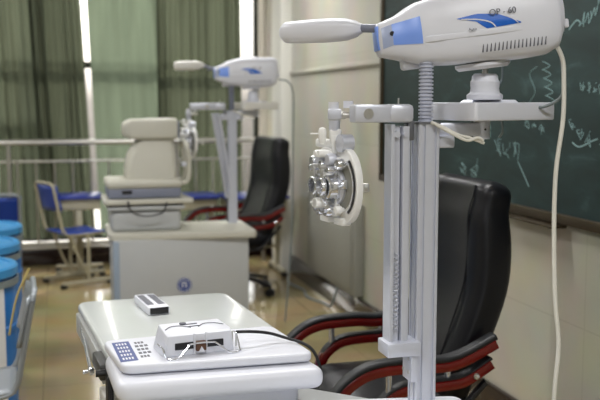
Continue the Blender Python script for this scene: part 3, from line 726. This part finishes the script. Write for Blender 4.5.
kb.done('key_strip', 'ink', RM)

# ------------------------------------------------------------------ far exam unit
FU = thing('exam_unit', 'far grey exam cabinet with round blue emblem and steel column, out of focus', 'exam cabinet', (1.09, 5.70, 0))
make_stand(FU, .70, math.radians(-9), [(.03,.12),(.06,-.09),(.30,-.05),(.27,.16)], True, .07)
wd(B().prism(roundpoly([(.285,5.36),(.285,5.86),(1.165,5.80),(1.165,5.30)], .03, 5), .655, .70, .008), 'cabinet_top', 'cream', FU)
wd(B().box((.715,5.56,.375), (.81,.44,.57), .006), 'cabinet_body', 'cabinet', FU)
wd(B().box((.325,5.352,.375), (.035,.03,.56), .004), 'corner_strip', 'cabblue', FU)
wd(B().box((.735,5.56,.05), (.78,.40,.10), .004), 'plinth', 'dark', FU)
em = wd(B().lathe([(0,0),(.045,0),(.045,.004),(0,.004)], (.722,5.340,.377), (0,-1,0), 32), 'emblem', 'sticker', FU, label='round blue emblem with a white letter n')
text_mesh('emblem_letter', 'n', .072, 'paper', em, Matrix.Translation((.722-1.09,5.335-5.70,.385)) @ Matrix.Rotation(PI/2, 4, 'X'))
wd(B().lathe([(.036,0),(.039,0),(.039,.001),(.036,.001),(.036,0)], (.722,5.3355,.377), (0,-1,0), 32), 'emblem_ring', 'paper', em)
make_projector('far chart projector with small blue logo, blurred beyond the near one', 'long', (1.20, 5.76, 1.481), math.radians(-6), math.radians(1), math.radians(0), .22).scale = (.88, .9, 1)
make_phoropter('far phoropter, small and blurred in front of the green pleated curtain', (.828, 5.76, 1.225), math.radians(-15.1))
c = B(); c.tube([(1.40,5.7,1.62),(1.47,5.7,1.60),(1.50,5.71,1.5),(1.50,5.72,1.2),(1.49,5.72,.6),(1.45,5.74,.01)], .005)
tag(c.done('power_cable', 'cordg'), 'grey cable hanging from the right end of the far chart projector', 'cable')
c = B(); c.tube([(1.00,5.745,1.37),(1.03,5.74,1.25),(1.055,5.73,1.0),(1.065,5.72,.8),(1.065,5.71,.705)], .010)
tag(c.done('hanging_cable', 'rubber'), 'dark cable slanting between the far slide rail and the far column', 'cable')
# box, slab and autorefractor on the far cabinet
st_ = thing('instrument_stand', 'grey box stand on the far cabinet carrying the eye-testing machine', 'stand', (.512, 5.60, .70), 0)
wd(B().box((.512,5.60,.765), (.42,.36,.13), .03, 4), 'stand_box', 'cabinet', st_)
wd(B().box((.512,5.60,.842), (.46,.40,.024), .01), 'stand_rim', 'cabinet', st_)
wd(B().prism(roundpoly([(.26,5.38),(.26,5.80),(.76,5.82),(.80,5.40)], .03, 5), .866, .896, .008), 'stand_tray', 'cream', st_)
wd(B().box((.512,5.60,.860), (.44,.38,.014), .002), 'rail_gap', 'dark', st_)
wd(B().tube([(.40,5.375,.89),(.42,5.365,.83),(.50,5.36,.80),(.60,5.36,.82),(.63,5.375,.88)], .005), 'loop_handle', 'black', st_)
ar = thing('autorefractor', 'beige eye-testing machine with boxy head, blurred on the far cabinet', 'autorefractor', (.505, 5.60, .896), 0)
wd(B().box((.505,5.60,.93), (.435,.34,.06), .01), 'base', 'greyband', ar)
wd(B().box((.505,5.60,.985), (.45,.36,.055), .022, 3), 'base_cover', 'cream', ar)
wd(B().box((.40,5.427,.94), (.06,.01,.02), .003), 'port', 'black', ar)
pr = []
for z, x0, x1, y0, y1 in ((1.005,.40,.71,5.47,5.74),(1.06,.40,.71,5.47,5.74),(1.16,.42,.705,5.49,5.73),(1.22,.46,.70,5.50,5.72),(1.26,.49,.695,5.5,5.72)):
    pr.append([(x, y, z) for x, y in rrect(x0, y0, x1, y1, .04, 4)])
wd(B().rings(pr), 'body', 'cream', ar, ang=50)
pr = []
for x, z0, z1, y0, y1 in ((.392,1.275,1.335,5.50,5.70),(.405,1.262,1.355,5.48,5.72),(.44,1.25,1.372,5.47,5.73),(.70,1.25,1.378,5.47,5.73),(.712,1.255,1.372,5.475,5.725)):
    pr.append([(x, y, z) for y, z in rrect(y0, z0, y1, z1, .022, 4)])
wd(B().rings(pr), 'head', 'cream', ar, ang=50)
wd(B().box((.722,5.60,1.31), (.016,.2,.10), .006), 'eyepiece', 'greyband', ar)
wd(B().tube([(.73,5.50,.98),(.775,5.50,1.0),(.785,5.50,1.10),(.765,5.50,1.22),(.765,5.70,1.22),(.785,5.70,1.1),(.775,5.70,1.0),(.73,5.70,.98)], .014, smooth=5), 'chin_rest_frame', 'cream', ar)
wd(B().box((.765,5.60,1.09), (.04,.10,.03), .01), 'chin_rest', 'white', ar)

# ------------------------------------------------------------------ school desks and chairs
def make_desk(label, loc, rot, w=.6, d=.42):
    t = thing('student_desk', label, 'desk', loc, rot, 'blue-topped desks by the windows')
    tp = B().box((0,0,.675), (w,d,.022), .005).done('desktop', 'deskblue', t)
    B().box((0,0,.618), (w-.05,d-.05,.09), .006).done('drawer_box', 'frame', t)
    for sx in (-1,1):
        B().box((sx*(w/2-.05),0,.33), (.03,.05,.56), .006).done('leg', 'frame', t)
        ft = B().box((sx*(w/2-.05),0,.04), (.035,d,.035), .008).done('foot', 'frame', t)
        for sy in (-1,1): B().box((sx*(w/2-.05),sy*(d/2-.02),.018), (.045,.05,.036), .008).done('foot_cap', 'rubber', ft)
    B().box((0,.05,.22), (w-.1,.02,.03), .004).done('crossbar', 'frame', t)
    return t
make_desk('blue-topped desk at far left beside the small blue chair', (.17, 7.91, 0), math.radians(90), .40, .40)
make_desk('blue-topped desk seen behind the far exam unit and slanting rail', (1.02, 7.68, 0), 0, .62, .42)
make_desk('blue-topped desk in the far corner, right of the background armchair', (1.62, 7.55, 0), 0, .54, .5)
def make_chair(label, loc, rot, fm='frame', pm='chairblue', pedge=None):
    """school chair facing +X"""
    t = thing('student_chair', label, 'chair', loc, rot, None)
    # curved seat
    B().grid(lambda u, v: (-.19+.38*u, -.18+.36*v, .448-.012*math.sin(u*PI)+(.0 if u < .85 else -.02*((u-.85)/.15)**2)), 14, 8).done('seat', pm, t)
    for o in (t.children[-1] if t.children else None,):
        if o: so = o.modifiers.new('thick', 'SOLIDIFY'); so.thickness = .014
    bk = B().grid(lambda u, v: (-.205-.045*v-.03*math.sin(u*PI)+.01, -.18+.36*u, .62+.20*v), 14, 6).done('backrest', pm, t)
    so = bk.modifiers.new('thick', 'SOLIDIFY'); so.thickness = .014
    if pedge:
        B().tube([(-.165,-.19,.58),(-.18,-.19,.66),(-.205,-.19,.76),(-.255,-.185,.87)], .0045).done('backrest_edge', pedge, bk)
    for sy in (-1,1):
        y = sy*.17
        B().tube([(-.262,y,.80),(-.245,y,.72),(-.215,y,.56),(-.19,y,.46),(-.14,y,.425),(.0,y,.425),(.15,y,.425)], .012).done('side_tube', fm, t)
        B().tube([(.02,y,.425),(.02,y,.05)], .013).done('leg', fm, t)
        B().tube([(-.13,y,.42),(-.05,y,.2),(.01,y,.1)], .010).done('brace', fm, t)
        ft = B().box((0,y,.035), (.42,.03,.03), .008).done('foot', fm, t)
        for sx in (-1,1): B().box((sx*.2,y,.016), (.045,.04,.032), .008).done('foot_cap', 'rubber', ft)
    B().tube([(.0,-.17,.41),(.0,.17,.41)], .010).done('crossbar', fm, t)
    B().tube([(-.262,-.17,.80),(-.268,-.13,.835),(-.268,.13,.835),(-.262,.17,.80)], .011).done('top_tube', fm, t)
    return t
make_chair('small blue school chair with beige legs facing the far-left desk', (.14, 7.50, 0), math.radians(24))
make_chair('blue school chair with bent tube frame cut by the left edge, near the railing', (-.45, 6.75, 0), math.radians(95), 'greyframe')
fc = make_chair('grey tube chair seen edge-on at the left edge in front of the blue barrels', (-.355, 3.55, 0), math.radians(182), 'greyframe', 'greyframe', 'yellow')
fc.scale = (.95, .95, .93)

# ------------------------------------------------------------------ blue barrels
def make_barrel(label, loc, rot, sheet=False):
    t = thing('plastic_barrel', label, 'barrel', loc, rot, 'blue barrels along the left edge')
    b = [(0,0),(.20,0),(.215,.015),(.222,.06),(.226,.22),(.232,.225),(.232,.245),(.226,.25),(.228,.45),(.234,.455),(.234,.475),(.228,.48),(.226,.66),(.215,.70),(0,.70)]
    B().lathe(b, n=40).done('drum', 'binblue', t)
    lid = B().lathe([(0,.700),(.236,.700),(.240,.704),(.240,.738),(.232,.748),(.205,.750),(.200,.742),(0,.742)], n=40).done('lid', 'lidblue', t)
    B().lathe([(.237,.66),(.243,.66),(.243,.69),(.237,.69),(.237,.66)], n=40).done('clamp_band', 'cordg', t)
    if sheet:
        B().grid(lambda u, v: (.2315*math.sin(-.35+1.25*u)*1.02, -.2315*math.cos(-.35+1.25*u)*1.02, .02+.66*v), 10, 2).done('white_sheet', 'paper', t)
    return t
make_barrel('nearest of the blue lidded barrels at the left edge', (-.425, 4.25, 0), 0, True)
make_barrel('middle of the blue lidded barrels at the left edge', (-.44, 4.93, 0), 0)
make_barrel('farthest of the blue lidded barrels at the left edge', (-.45, 5.60, 0), 0)

# ------------------------------------------------------------------ light: ceiling fittings, added rear fill, sun and sky
def ceiling_light(x, y, lab):
    t = thing('ceiling_light', lab, 'ceiling light', (x, y, CZ-.05), 0, 'ceiling light panels')
    B().box((0,0,.025), (1.22,.32,.05), .006).done('fitting', 'white', t)
    B().box((0,0,-.002), (1.14,.26,.008), .002).done('diffuser', 'lampglow', t)
    l = bpy.data.lights.new('ceiling_lamp', 'AREA'); l.shape = 'RECTANGLE'; l.size = 1.1; l.size_y = .25; l.energy = LAMP; l.color = (1, .99, .985)
    o = bpy.data.objects.new('ceiling_lamp', l); COL.objects.link(o); o.location = (0,0,-.012); o.parent = t
LAMP = 24
dl = bpy.data.lights.new('window_daylight', 'AREA'); dl.shape = 'RECTANGLE'; dl.size = 3.7; dl.size_y = 1.5; dl.energy = 95; dl.color = (.94, .97, 1)  # added area light behind the camera, frontal fill for whites and chrome
do = bpy.data.objects.new('window_daylight', dl); COL.objects.link(do); do.location = (-1.05, NY-.2, 1.7); do.rotation_euler = (PI/2, 0, PI)

for x, y, lab in ((-1.2, .3, 'long ceiling light above the room, behind the viewpoint'), (1.0, .2, 'long ceiling light above the chalkboard side'), (-1.2, 3.2, 'long ceiling light above the left aisle'),
             (.9, 3.4, 'long ceiling light above the near armchair'), (-1.2, 6.2, 'long ceiling light above the blue barrels'), (.9, 6.4, 'long ceiling light above the far cabinet')):
    ceiling_light(x, y, lab)
w = bpy.data.worlds.new('world'); bpy.context.scene.world = w; w.use_nodes = True; nt = w.node_tree
bg = nt.nodes['Background']; sk = nt.nodes.new('ShaderNodeTexSky'); sk.sky_type = 'NISHITA'; sk.sun_disc = False
sk.sun_elevation = math.radians(32); sk.sun_rotation = math.radians(-35); sk.air_density = 1.5; sk.dust_density = 5
hs = nt.nodes.new('ShaderNodeHueSaturation'); hs.inputs['Saturation'].default_value = .25
nt.links.new(sk.outputs[0], hs.inputs['Color']); nt.links.new(hs.outputs[0], bg.inputs[0]); bg.inputs[1].default_value = .5
sun = bpy.data.lights.new('sun', 'SUN'); sun.energy = 5; sun.angle = math.radians(.6); sun.color = (1, .9, .78)
so = bpy.data.objects.new('sun', sun); COL.objects.link(so)
so.rotation_euler = V((-1.15, -2.67, -1.6)).to_track_quat('-Z', 'Y').to_euler()

# ------------------------------------------------------------------ camera
cam = bpy.data.cameras.new('camera'); co = bpy.data.objects.new('camera', cam); COL.objects.link(co)
cam.sensor_width = 36; cam.lens = 54; cam.clip_end = 200
co.location = (0, 0, 1.475); co.rotation_euler = (math.radians(90-6.214), 0, math.radians(-15.143))
cam.dof.use_dof = True; cam.dof.focus_distance = 2.36; cam.dof.aperture_fstop = 3.5
sc = bpy.context.scene; sc.camera = co
sc.view_settings.view_transform = 'Standard'; sc.view_settings.look = 'None'; sc.view_settings.exposure = .44; sc.view_settings.gamma = 1
sc.view_settings.use_curve_mapping = False
